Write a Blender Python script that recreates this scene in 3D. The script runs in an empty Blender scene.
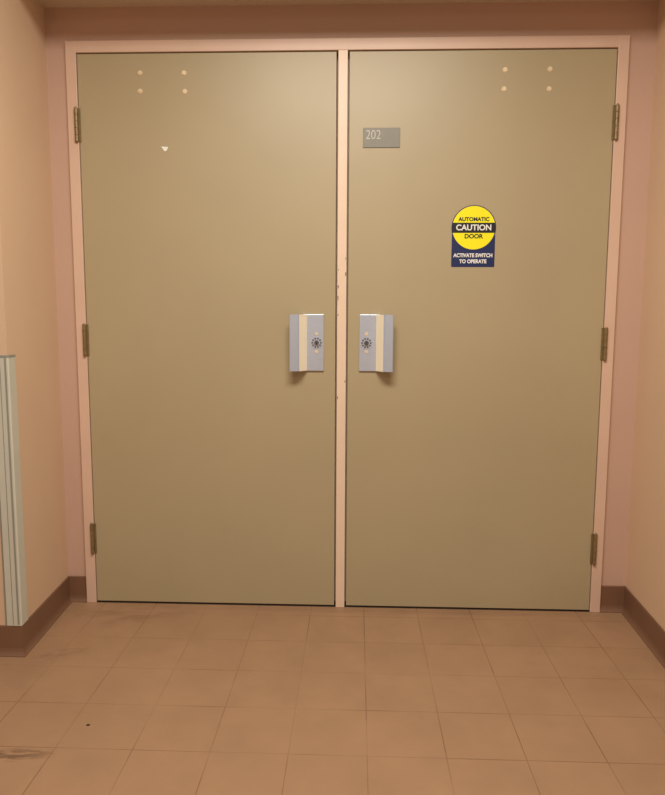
import bpy, bmesh, math
from mathutils import Matrix, Vector
import numpy as np
scene=bpy.context.scene
try:
    scene.view_settings.view_transform='Standard'; scene.view_settings.look='None'
except Exception: pass

# ---------------------------------------------------------------- helpers
def s2l(c):
    return tuple(((x/255)/12.92 if x/255<=0.04045 else ((x/255+0.055)/1.055)**2.4) for x in c)+(1,)
def link(o,parent=None):
    scene.collection.objects.link(o)
    if parent is not None: o.parent=parent
    return o
def new_mat(name):
    m=bpy.data.materials.new(name); m.use_nodes=True
    nt=m.node_tree; return m,nt,nt.nodes["Principled BSDF"]
def simple(name,rgb,rough=0.5,metal=0.0,var=0.06,scale=12,bump=0.0,bscale=300,stretch=None,spec=0.5):
    m,nt,b=new_mat(name); N=nt.nodes.new; L=nt.links.new
    tc=N('ShaderNodeTexCoord'); mp=N('ShaderNodeMapping')
    if stretch: mp.inputs['Scale'].default_value=stretch
    L(tc.outputs['Object'],mp.inputs['Vector'])
    n=N('ShaderNodeTexNoise'); n.inputs['Scale'].default_value=scale; n.inputs['Detail'].default_value=5
    L(mp.outputs[0],n.inputs['Vector'])
    mr=N('ShaderNodeMapRange'); mr.inputs['From Min'].default_value=0.3; mr.inputs['From Max'].default_value=0.7
    mr.inputs['To Min'].default_value=1-var; mr.inputs['To Max'].default_value=1+var
    L(n.outputs['Fac'],mr.inputs['Value'])
    mx=N('ShaderNodeVectorMath'); mx.operation='SCALE'; mx.inputs[0].default_value=s2l(rgb)[:3]
    L(mr.outputs[0],mx.inputs['Scale']); L(mx.outputs[0],b.inputs['Base Color'])
    b.inputs['Roughness'].default_value=rough; b.inputs['Metallic'].default_value=metal
    b.inputs['Specular IOR Level'].default_value=spec
    if bump:
        n2=N('ShaderNodeTexNoise'); n2.inputs['Scale'].default_value=bscale; n2.inputs['Detail'].default_value=3
        L(mp.outputs[0],n2.inputs['Vector'])
        bp=N('ShaderNodeBump'); bp.inputs['Strength'].default_value=bump; bp.inputs['Distance'].default_value=0.002
        L(n2.outputs['Fac'],bp.inputs['Height']); L(bp.outputs[0],b.inputs['Normal'])
    return m
def from_bm(name,bm,mat,parent=None,smooth=False):
    bmesh.ops.recalc_face_normals(bm,faces=bm.faces)
    me=bpy.data.meshes.new(name); bm.to_mesh(me); bm.free()
    if smooth:
        for p in me.polygons: p.use_smooth=True
    me.materials.append(mat)
    return link(bpy.data.objects.new(name,me),parent)
def add_box(bm,x0,x1,y0,y1,z0,z1,bev=0):
    r=bmesh.ops.create_cube(bm,size=1,matrix=Matrix.Translation(((x0+x1)/2,(y0+y1)/2,(z0+z1)/2))@Matrix.Diagonal((x1-x0,y1-y0,z1-z0,1)))
    if bev:
        es=list({e for v in r['verts'] for e in v.link_edges})
        bmesh.ops.bevel(bm,geom=es,offset=bev,segments=2,affect='EDGES',profile=0.5)
def box(name,dims,mat,parent=None,bev=0):
    bm=bmesh.new(); add_box(bm,*dims,bev=bev); return from_bm(name,bm,mat,parent)
def prism(name,pts,z0,z1,mat,parent=None,bm=None):
    own=bm is None
    if own: bm=bmesh.new()
    a=[bm.verts.new((x,y,z0)) for x,y in pts]; c=[bm.verts.new((x,y,z1)) for x,y in pts]
    n=len(pts)
    bm.faces.new(a); bm.faces.new(c)
    for i in range(n): bm.faces.new((a[i],a[(i+1)%n],c[(i+1)%n],c[i]))
    if own: return from_bm(name,bm,mat,parent)
def plate_xz(name,pts,y0,y1,mat,parent=None):
    bm=bmesh.new()
    a=[bm.verts.new((x,y0,z)) for x,z in pts]; c=[bm.verts.new((x,y1,z)) for x,z in pts]
    n=len(pts); bm.faces.new(a); bm.faces.new(c)
    for i in range(n): bm.faces.new((a[i],a[(i+1)%n],c[(i+1)%n],c[i]))
    return from_bm(name,bm,mat,parent)
def cyl_y(bm,x,z,r,y0,y1,seg=24,r2=None):
    m=Matrix.Translation((x,(y0+y1)/2,z))@Matrix.Rotation(math.pi/2,4,'X')
    bmesh.ops.create_cone(bm,cap_ends=True,segments=seg,radius1=r,radius2=r if r2 is None else r2,depth=abs(y1-y0),matrix=m)
def cyl_z(bm,x,y,z0,z1,r,seg=16,r2=None):
    bmesh.ops.create_cone(bm,cap_ends=True,segments=seg,radius1=r,radius2=r if r2 is None else r2,depth=z1-z0,matrix=Matrix.Translation((x,y,(z0+z1)/2)))
def empty(name,loc=(0,0,0)):
    e=bpy.data.objects.new(name,None); e.empty_display_size=0.05; return link(e)
def text(name,body,x,z,y,size,mat,parent,align='CENTER',sx=1.0,offset=0.0):
    cu=bpy.data.curves.new(name+"_c",'FONT'); cu.body=body; cu.size=size; cu.align_x=align; cu.align_y='CENTER'
    cu.extrude=0.0002; cu.offset=offset
    t=bpy.data.objects.new(name+"_c",cu); scene.collection.objects.link(t)
    dg=bpy.context.evaluated_depsgraph_get(); dg.update()
    me=bpy.data.meshes.new_from_object(t.evaluated_get(dg))
    bpy.data.objects.remove(t)
    me.transform(Matrix.Translation((x,y,z))@Matrix.Rotation(math.pi/2,4,'X')@Matrix.Diagonal((sx,1,1,1)))
    me.name=name; me.materials.clear(); me.materials.append(mat)
    return link(bpy.data.objects.new(name,me),parent)

# ---------------------------------------------------------------- materials
M_wall=simple('wall_paint_cream',(220,190,160),0.6,var=0.02,scale=3,bump=0.15,bscale=220)
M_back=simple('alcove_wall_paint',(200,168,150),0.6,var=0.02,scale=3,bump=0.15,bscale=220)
M_ceil=simple('ceiling_paint',(215,200,180),0.7,var=0.02,scale=3)
M_frame=simple('door_frame_enamel',(220,190,170),0.4,var=0.03,scale=8,bump=0.05,bscale=150)
M_door=simple('door_laminate',(178,164,132),0.38,var=0.03,scale=2.5,bump=0.12,bscale=350)
M_dark=simple('gap_shade_dark',(40,26,20),0.8)  # near-black colour standing in for shade in the door gaps
M_base=simple('brown_vinyl',(124,90,68),0.5,var=0.06,scale=6)
M_alu=simple('brushed_aluminium',(196,208,228),0.36,metal=0.5,var=0.07,scale=40,stretch=(1,1,25))
M_cream=simple('cream_reflection_paint',(255,246,220),0.4,var=0.02,scale=20)  # pale cream standing in for the warm reflection on the grip slope
M_brass=simple('dull_bronze',(142,122,86),0.4,metal=0.45,var=0.15,scale=60)
M_bolt=simple('brass_bolt',(240,220,185),0.35,metal=0.2,var=0.08,scale=80)
M_lock=simple('lock_grey',(105,105,112),0.4,metal=0.5)
M_blue=simple('sign_blue_vinyl',(24,40,92),0.45)
M_yellow=simple('sign_yellow_vinyl',(255,246,15),0.45,var=0.02)
M_black=simple('sign_black_ink',(20,22,32),0.5)
M_white=simple('sign_white_ink',(245,245,240),0.5)
M_num=simple('plaque_engraved_number',(205,203,192),0.5)
M_plq=simple('plaque_grey',(132,130,118),0.45,var=0.04,scale=40)
M_guard=simple('corner_guard_vinyl',(206,206,192),0.45,var=0.03)
M_guard2=simple('corner_guard_edge',(150,152,142),0.45,var=0.03)
M_fix=simple('fixture_white',(230,230,225),0.5)

# floor tiles
def floor_mat():
    m,nt,b=new_mat('floor_tile'); N=nt.nodes.new; L=nt.links.new
    tc=N('ShaderNodeTexCoord')
    mp=N('ShaderNodeMapping'); mp.inputs['Location'].default_value=(-0.0901+0.198*40,0.4768+0.198*40,0)
    L(tc.outputs['Object'],mp.inputs['Vector'])
    br=N('ShaderNodeTexBrick'); br.offset=0; br.squash=1
    br.inputs['Scale'].default_value=1; br.inputs['Brick Width'].default_value=0.198; br.inputs['Row Height'].default_value=0.198
    br.inputs['Mortar Size'].default_value=0.0017; br.inputs['Mortar Smooth'].default_value=0.4
    br.inputs['Color1'].default_value=s2l((161,127,97)); br.inputs['Color2'].default_value=s2l((165,130,100))
    br.inputs['Mortar'].default_value=s2l((122,90,66))
    L(mp.outputs[0],br.inputs['Vector'])
    n0=N('ShaderNodeTexNoise'); n0.inputs['Scale'].default_value=3.2; n0.inputs['Detail'].default_value=3
    L(tc.outputs['Object'],n0.inputs['Vector'])
    r0=N('ShaderNodeMapRange'); r0.inputs['From Min'].default_value=0.40; r0.inputs['From Max'].default_value=0.62; r0.inputs['To Min'].default_value=0.22; r0.inputs['To Max'].default_value=0.85
    L(n0.outputs['Fac'],r0.inputs['Value'])
    mixg=N('ShaderNodeMix'); mixg.data_type='RGBA'
    mixg.inputs[6].default_value=s2l((163,129,99)); L(br.outputs['Color'],mixg.inputs[7]); L(r0.outputs[0],mixg.inputs[0])
    n1=N('ShaderNodeTexNoise'); n1.inputs['Scale'].default_value=5; n1.inputs['Detail'].default_value=8; n1.inputs['Roughness'].default_value=0.65
    L(tc.outputs['Object'],n1.inputs['Vector'])
    r1=N('ShaderNodeMapRange'); r1.inputs['From Min'].default_value=0.3; r1.inputs['From Max'].default_value=0.7; r1.inputs['To Min'].default_value=0.91; r1.inputs['To Max'].default_value=1.08
    L(n1.outputs['Fac'],r1.inputs['Value'])
    sc=N('ShaderNodeVectorMath'); sc.operation='SCALE'; L(mixg.outputs[2],sc.inputs[0]); L(r1.outputs[0],sc.inputs['Scale'])
    cur=sc.outputs[0]
    def spot(cx,cy,sx,sy,rot,noise_s,strength,col,cur,thr=0.45):
        mp2=N('ShaderNodeMapping'); mp2.vector_type='TEXTURE'
        mp2.inputs['Location'].default_value=(cx,cy,0); mp2.inputs['Rotation'].default_value=(0,0,rot); mp2.inputs['Scale'].default_value=(sx,sy,1)
        L(tc.outputs['Object'],mp2.inputs['Vector'])
        ln=N('ShaderNodeVectorMath'); ln.operation='LENGTH'; L(mp2.outputs[0],ln.inputs[0])
        ra=N('ShaderNodeMapRange'); ra.inputs['From Min'].default_value=1; ra.inputs['From Max'].default_value=0.4 if noise_s else 0.8; L(ln.outputs['Value'],ra.inputs['Value'])
        f=ra.outputs[0]
        if noise_s:
            nn=N('ShaderNodeTexNoise'); nn.inputs['Scale'].default_value=noise_s; nn.inputs['Detail'].default_value=6; L(mp2.outputs[0],nn.inputs['Vector'])
            rb=N('ShaderNodeMapRange'); rb.inputs['From Min'].default_value=thr; rb.inputs['From Max'].default_value=thr+0.15; L(nn.outputs['Fac'],rb.inputs['Value'])
            mu=N('ShaderNodeMath'); mu.operation='MULTIPLY'; L(f,mu.inputs[0]); L(rb.outputs[0],mu.inputs[1]); f=mu.outputs[0]
        ms=N('ShaderNodeMath'); ms.operation='MULTIPLY'; ms.inputs[1].default_value=strength; L(f,ms.inputs[0])
        mx=N('ShaderNodeMix'); mx.data_type='RGBA'; L(ms.outputs[0],mx.inputs[0]); L(cur,mx.inputs[6]); mx.inputs[7].default_value=s2l(col)
        return mx.outputs[2]
    cur=spot(-0.80,-0.905,0.12,0.032,0.1,2.2,0.7,(95,68,50),cur,0.40)
    cur=spot(-0.90,-0.40,0.12,0.05,0.5,2.5,0.3,(105,78,58),cur)
    cur=spot(-0.75,-0.10,0.25,0.12,0.2,2.0,0.3,(105,78,58),cur)
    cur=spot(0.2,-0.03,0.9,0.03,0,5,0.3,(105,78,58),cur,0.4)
    cur=spot(-0.657,-0.775,0.006,0.005,0,0,1.0,(20,14,12),cur)
    L(cur,b.inputs['Base Color'])
    b.inputs['Roughness'].default_value=0.5
    bp=N('ShaderNodeBump'); bp.inputs['Strength'].default_value=0.12; bp.inputs['Distance'].default_value=0.001; bp.invert=True
    L(br.outputs['Fac'],bp.inputs['Height']); L(bp.outputs[0],b.inputs['Normal'])
    return m
M_floor=floor_mat()

# ---------------------------------------------------------------- room shell
H=2.160; CH=2.46; YB=0.010
XL0,XL1=-1.046,-1.018; XR0,XR1=1.066,1.044; YO=-0.412
FX=0.972; DT=2.006; FT=2.045; DW=0.935
box('floor',(-3.6,3.6,-4.3,0.30,-0.05,0),M_floor)
prism('wall_left',[(XL0,YB),(XL1,YO),(-3.6,YO),(-3.6,0.3),(XL0,0.3)],0,CH,M_wall)
prism('wall_right',[(XR0,YB),(XR1,YO),(3.6,YO),(3.6,0.3),(XR0,0.3)],0,CH,M_wall)
bm=bmesh.new()
add_box(bm,XL0,-FX+0.004,YB,0.14,0,CH)
add_box(bm,FX-0.004,XR0,YB,0.14,0,CH)
add_box(bm,-FX+0.004,FX-0.004,YB,0.14,FT-0.004,CH)
from_bm('wall_back',bm,M_back)
box('wall_front',(-3.6,3.6,-4.3,-4.2,0,CH),M_wall)
bm=bmesh.new()
add_box(bm,-3.6,3.6,-4.3,0.3,CH,CH+0.05)
prism('',[(XL0,YB),(XL1,YO),(XR1,YO),(XR0,YB)],H,CH,None,bm=bm)
from_bm('ceiling',bm,M_ceil)

# baseboards with coved toe
prof=[(0,0.0005),(0.015,0.0005),(0.0145,0.003),(0.010,0.007),(0.0065,0.014),(0.0045,0.024),(0.004,0.097),(0.002,0.1),(0,0.1)]
def baseboard(name,path):
    bm=bmesh.new(); P=[Vector(p) for p in path]; rings=[]
    for i,p in enumerate(P):
        def nrm(a,b):
            d=(b-a).normalized(); return Vector((d.y,-d.x))
        if i==0: off=nrm(P[0],P[1])
        elif i==len(P)-1: off=nrm(P[-2],P[-1])
        else:
            n1=nrm(P[i-1],p); n2=nrm(p,P[i+1]); off=(n1+n2)/(1+n1.dot(n2))
        rings.append([bm.verts.new((p.x+off.x*o,p.y+off.y*o,z)) for o,z in prof])
    k=len(prof)
    for a,b in zip(rings,rings[1:]):
        for j in range(k): bm.faces.new((a[j],a[(j+1)%k],b[(j+1)%k],b[j]))
    bm.faces.new(rings[0]); bm.faces.new(rings[-1])
    return from_bm(name,bm,M_base)
baseboard('baseboard_left',[(-3.6,YO),(XL1,YO),(XL0,YB),(-FX-0.0005,YB)])
baseboard('baseboard_right',[(FX+0.0005,YB),(XR0,YB),(XR1,YO),(3.6,YO)])

# corner guard on the outer left corner
g=empty('corner_guard')
def guard(name,w,t,z0,z1,mat):
    d=Vector((XL0-XL1,YB-YO)).normalized()
    c=Vector((XL1,YO)); n=Vector((d.y,-d.x))
    A=c+d*w; B=c; C=c+Vector((-w,0))
    pts=[A,B,C,C+Vector((0,-t)),Vector((c.x+t*0.4,c.y-t)),Vector((c.x+t,c.y-t*0.4)),A+n*t]
    prism(name,[(p.x,p.y) for p in pts],z0,z1,mat,g)
guard('guard_base',0.050,0.002,0.101,0.970,M_guard2)
guard('guard_cover',0.043,0.005,0.101,0.965,M_guard)
guard('guard_top_cap',0.046,0.0055,0.963,0.970,M_guard2)
for i,(o,hw) in enumerate(((0.005,0.003),(0.022,0.0012))):
    box('guard_groove_%d'%(i+1),(XL1-o-hw,XL1-o+hw,YO-0.0056,YO-0.0045,0.105,0.962),M_guard2,g)

# ---------------------------------------------------------------- door frame
fr=empty('door_frame')
yf=-0.004
bm=bmesh.new()
add_box(bm,-FX,-DW,yf,0.12,0,FT,0.0015)
add_box(bm,DW,FX,yf,0.12,0,FT,0.0015)
add_box(bm,-DW-0.001,DW+0.001,yf,0.12,DT,FT,0.0015)
add_box(bm,-DW,-DW+0.016,0.047,0.12,0,DT); add_box(bm,DW-0.016,DW,0.047,0.12,0,DT); add_box(bm,-DW,DW,0.047,0.12,DT-0.016,DT)
from_bm('jambs_and_header',bm,M_frame,fr)
M_mull=simple('mullion_enamel',(236,212,188),0.38,var=0.03,scale=10)
bm=bmesh.new()
add_box(bm,-0.0165,0.0165,yf,0.046,0,DT,0.0015); add_box(bm,-0.032,0.032,0.046,0.10,0,DT)
from_bm('mullion',bm,M_mull,fr)
box('threshold',(-DW,DW,0.0,0.12,0.0,0.004),M_dark,fr)  # undercut shade put into the dark colour of this strip
bm=bmesh.new()
for x,z,w,h in [(-0.013,1.20,0.003,0.010),(-0.0135,1.16,0.0025,0.016),(-0.013,1.10,0.0025,0.007),(0.0135,1.245,0.003,0.012),(0.013,1.30,0.0025,0.005),(-0.0135,0.80,0.0025,0.010),(0.0135,0.86,0.0025,0.008),(-0.012,1.26,0.0025,0.004)]:
    add_box(bm,x-w/2,x+w/2,yf-0.0004,yf+0.001,z-h/2,z+h/2)
M_chip=simple('bare_metal_chip',(92,62,48),0.7)
from_bm('paint_chips',bm,M_chip,fr)
box('gap_shade_backing',(-1.1,1.1,0.14,0.16,0,CH),M_dark)  # added dark sheet behind the doors, gap shade put into its colour

# ---------------------------------------------------------------- doors
def hinge(par,name,x,z,side):
    h=0.114; bm=bmesh.new(); y=-0.0085; r=0.0066
    kn=h/5
    for k in range(5):
        cyl_z(bm,x,y,z-h/2+k*kn+0.0008,z-h/2+(k+1)*kn-0.0008,r)
    cyl_z(bm,x,y,z+h/2,z+h/2+0.004,0.0045,r2=0.003); cyl_z(bm,x,y,z-h/2-0.004,z-h/2,0.003,r2=0.0045)
    cyl_z(bm,x,y,z-h/2,z+h/2,0.004)
    xi=x-side*0.013
    add_box(bm,min(x,xi),max(x,xi),-0.0035,-0.0002,z-h/2,z+h/2)
    xo=x+side*0.008
    add_box(bm,min(x,xo),max(x,xo),-0.006,-0.0042,z-h/2,z+h/2)
    from_bm(name,bm,M_brass,par)
def door(name,x0,x1,side,hz,bolts):
    d=box(name,(x0,x1,0,0.044,0.007,DT-0.004),M_door,bev=0.0012)
    for i,z in enumerate(hz): hinge(d,'hinge_%d'%(i+1),side*0.940,z,side)
    bm=bmesh.new()
    for x,z in bolts:
        cyl_y(bm,x,z,0.0085,-0.0015,0.0005); cyl_y(bm,x,z,0.007,-0.0035,-0.0015,r2=0.006)
    from_bm('closer_through_bolts',bm,M_bolt,d)
    return d
d1=door('door_1',-0.9325,-0.0225,-1,(1.762,1.005,0.255),[(-0.710,1.937),(-0.555,1.936),(-0.711,1.876),(-0.553,1.874)])
d2=door('door_2',0.0225,0.9325,1,(1.760,1.001,0.245),[(0.556,1.937),(0.708,1.938),(0.554,1.874),(0.708,1.873)])
plate_xz('torn_label_remnant',[(-0.642,1.689),(-0.617,1.687),(-0.622,1.676),(-0.630,1.672)],-0.0006,0.0,M_white,d1)

# ---------------------------------------------------------------- pull handles
def handle(name,s):
    e=empty(name)
    X=lambda a:s*a
    def bx(n,a,b,y0,y1,z0,z1,mat,bev=0): box(n,(min(X(a),X(b)),max(X(a),X(b)),y0,y1,z0,z1),mat,e,bev)
    bx('backplate',0.064,0.140,-0.007,0,0.898,1.102,M_alu,0.0015)
    pr=[(0.126,-0.007),(0.149,-0.043),(0.155,-0.047),(0.182,-0.052),(0.185,-0.049),(0.182,-0.045),(0.158,-0.038),(0.139,-0.007)]
    prism('pull_grip',[(X(a),b) for a,b in pr],0.899,1.101,M_alu,e)
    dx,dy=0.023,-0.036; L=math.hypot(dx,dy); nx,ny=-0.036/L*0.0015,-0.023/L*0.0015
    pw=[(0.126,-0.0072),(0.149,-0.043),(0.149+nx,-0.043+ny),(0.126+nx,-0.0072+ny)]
    prism('grip_reflection_strip',[(X(a),b) for a,b in pw],0.899,1.101,M_cream,e)  # added strip with the slope's warm reflection put into its colour
    lx=0.090
    bm=bmesh.new(); cyl_y(bm,X(lx),1.0,0.0215,-0.0085,-0.006,32); from_bm('lock_rosette',bm,M_alu,e)
    bm=bmesh.new()
    for k in range(10):
        a=2*math.pi*k/10; cyl_y(bm,X(lx)+0.0155*math.cos(a),1.0+0.0155*math.sin(a),0.0035,-0.0092,-0.008,10)
    cyl_y(bm,X(lx),1.0,0.0085,-0.013,-0.008,20)
    from_bm('lock_cylinder',bm,M_lock,e)
    bx('keyway',lx-0.001,lx+0.001,-0.0134,-0.0128,0.995,1.005,M_black)
    bm=bmesh.new()
    for z in (1.032,0.968): cyl_y(bm,X(lx),z,0.0062,-0.0085,-0.006,16,r2=0.0055)
    from_bm('screws',bm,M_bolt,e)
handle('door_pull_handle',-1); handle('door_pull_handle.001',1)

# ---------------------------------------------------------------- caution sign
sg=empty('caution_sign')
cx0,cz0,R=0.464,1.407,0.078
def rrect(x0,x1,z0,z1,r,n=5):
    p=[]
    for (a,b,st) in ((x1-r,z1-r,0),(x0+r,z1-r,90),(x0+r,z0+r,180),(x1-r,z0+r,270)):
        for k in range(n+1):
            t=math.radians(st+90*k/n); p.append((a+r*math.cos(t),b+r*math.sin(t)))
    return p
circ=lambda r,n=64:[(cx0+r*math.cos(2*math.pi*k/n),cz0+r*math.sin(2*math.pi*k/n)) for k in range(n)]
plate_xz('panel',rrect(0.388,0.540,1.271,1.385,0.004),-0.0008,0,M_blue,sg)
plate_xz('disc_border',circ(R),-0.0012,0,M_blue,sg)
plate_xz('disc_yellow',circ(R-0.003),-0.0016,-0.0012,M_yellow,sg)
hb=0.0175; a0=math.asin(hb/(R-0.002))
band=[(cx0+(R-0.002)*math.cos(t),cz0+(R-0.002)*math.sin(t)) for t in np.linspace(-a0,a0,8)]+[(cx0+(R-0.002)*math.cos(t),cz0+(R-0.002)*math.sin(t)) for t in np.linspace(math.pi-a0,math.pi+a0,8)]
plate_xz('band_black',band,-0.0020,-0.0016,M_black,sg)
text('text_caution','CAUTION',cx0,cz0,-0.0023,0.0275,M_white,sg,sx=1.0,offset=0.0007)
text('text_automatic','AUTOMATIC',cx0,cz0+0.029,-0.0019,0.0185,M_black,sg,sx=1.0,offset=0.0007)
text('text_door','DOOR',cx0,cz0-0.030,-0.0019,0.0205,M_black,sg,sx=1.05,offset=0.0007)
text('text_line_1','ACTIVATE SWITCH',cx0,1.311,-0.0011,0.0180,M_white,sg,sx=0.88,offset=0.0006)
text('text_line_2','TO OPERATE',cx0,1.290,-0.0011,0.0180,M_white,sg,sx=0.9,offset=0.0006)

# ---------------------------------------------------------------- room number plaque
pq=empty('room_number_plaque')
box('plate',(0.071,0.200,-0.003,0,1.681,1.748),M_plq,pq,0.001)
text('text_number','202',0.080,1.723,-0.0033,0.044,M_num,pq,align='LEFT',sx=0.82,offset=-0.0004)

# ---------------------------------------------------------------- lights
LC=(1.0,0.93,0.82)
def troffer(name,x,y,lx,ly,power):
    e=empty(name)
    bm=bmesh.new(); add_box(bm,x-lx/2-0.02,x+lx/2+0.02,y-ly/2-0.02,y+ly/2+0.02,CH-0.04,CH)
    from_bm('housing',bm,M_fix,e)
    ld=bpy.data.lights.new(name+'_lamp','AREA'); ld.shape='RECTANGLE'; ld.size=lx; ld.size_y=ly; ld.energy=power; ld.color=LC
    o=bpy.data.objects.new('lamp',ld); o.location=(x,y,CH-0.045); link(o,e)
troffer('ceiling_light_fixture',0.0,-1.40,1.0,0.5,47)
troffer('ceiling_light_fixture.001',-0.2,-3.2,1.2,0.6,20)
w=bpy.data.worlds.new('World'); scene.world=w; w.use_nodes=True
w.node_tree.nodes['Background'].inputs[0].default_value=(1.0,0.92,0.82,1); w.node_tree.nodes['Background'].inputs[1].default_value=0.4

# ---------------------------------------------------------------- camera
a,b,c=0.1165,-0.0357,0.0043
base=np.array([[1,0,0],[0,0,-1],[0,1,0]],float)
Rp=np.array([[1,0,0],[0,math.cos(a),-math.sin(a)],[0,math.sin(a),math.cos(a)]])
Ry=np.array([[math.cos(b),0,-math.sin(b)],[0,1,0],[math.sin(b),0,math.cos(b)]])
Rr=np.array([[math.cos(c),-math.sin(c),0],[math.sin(c),math.cos(c),0],[0,0,1]])
Rw=Rr@Rp@Ry@base
M=Matrix(((Rw[0][0],-Rw[1][0],-Rw[2][0],0.0553),(Rw[0][1],-Rw[1][1],-Rw[2][1],-2.4393),(Rw[0][2],-Rw[1][2],-Rw[2][2],1.0859),(0,0,0,1)))
cd=bpy.data.cameras.new('camera'); cd.sensor_fit='HORIZONTAL'; cd.sensor_width=36; cd.lens=671.7/665*36; cd.clip_start=0.05
co=bpy.data.objects.new('camera',cd); co.matrix_world=M; link(co); scene.camera=co
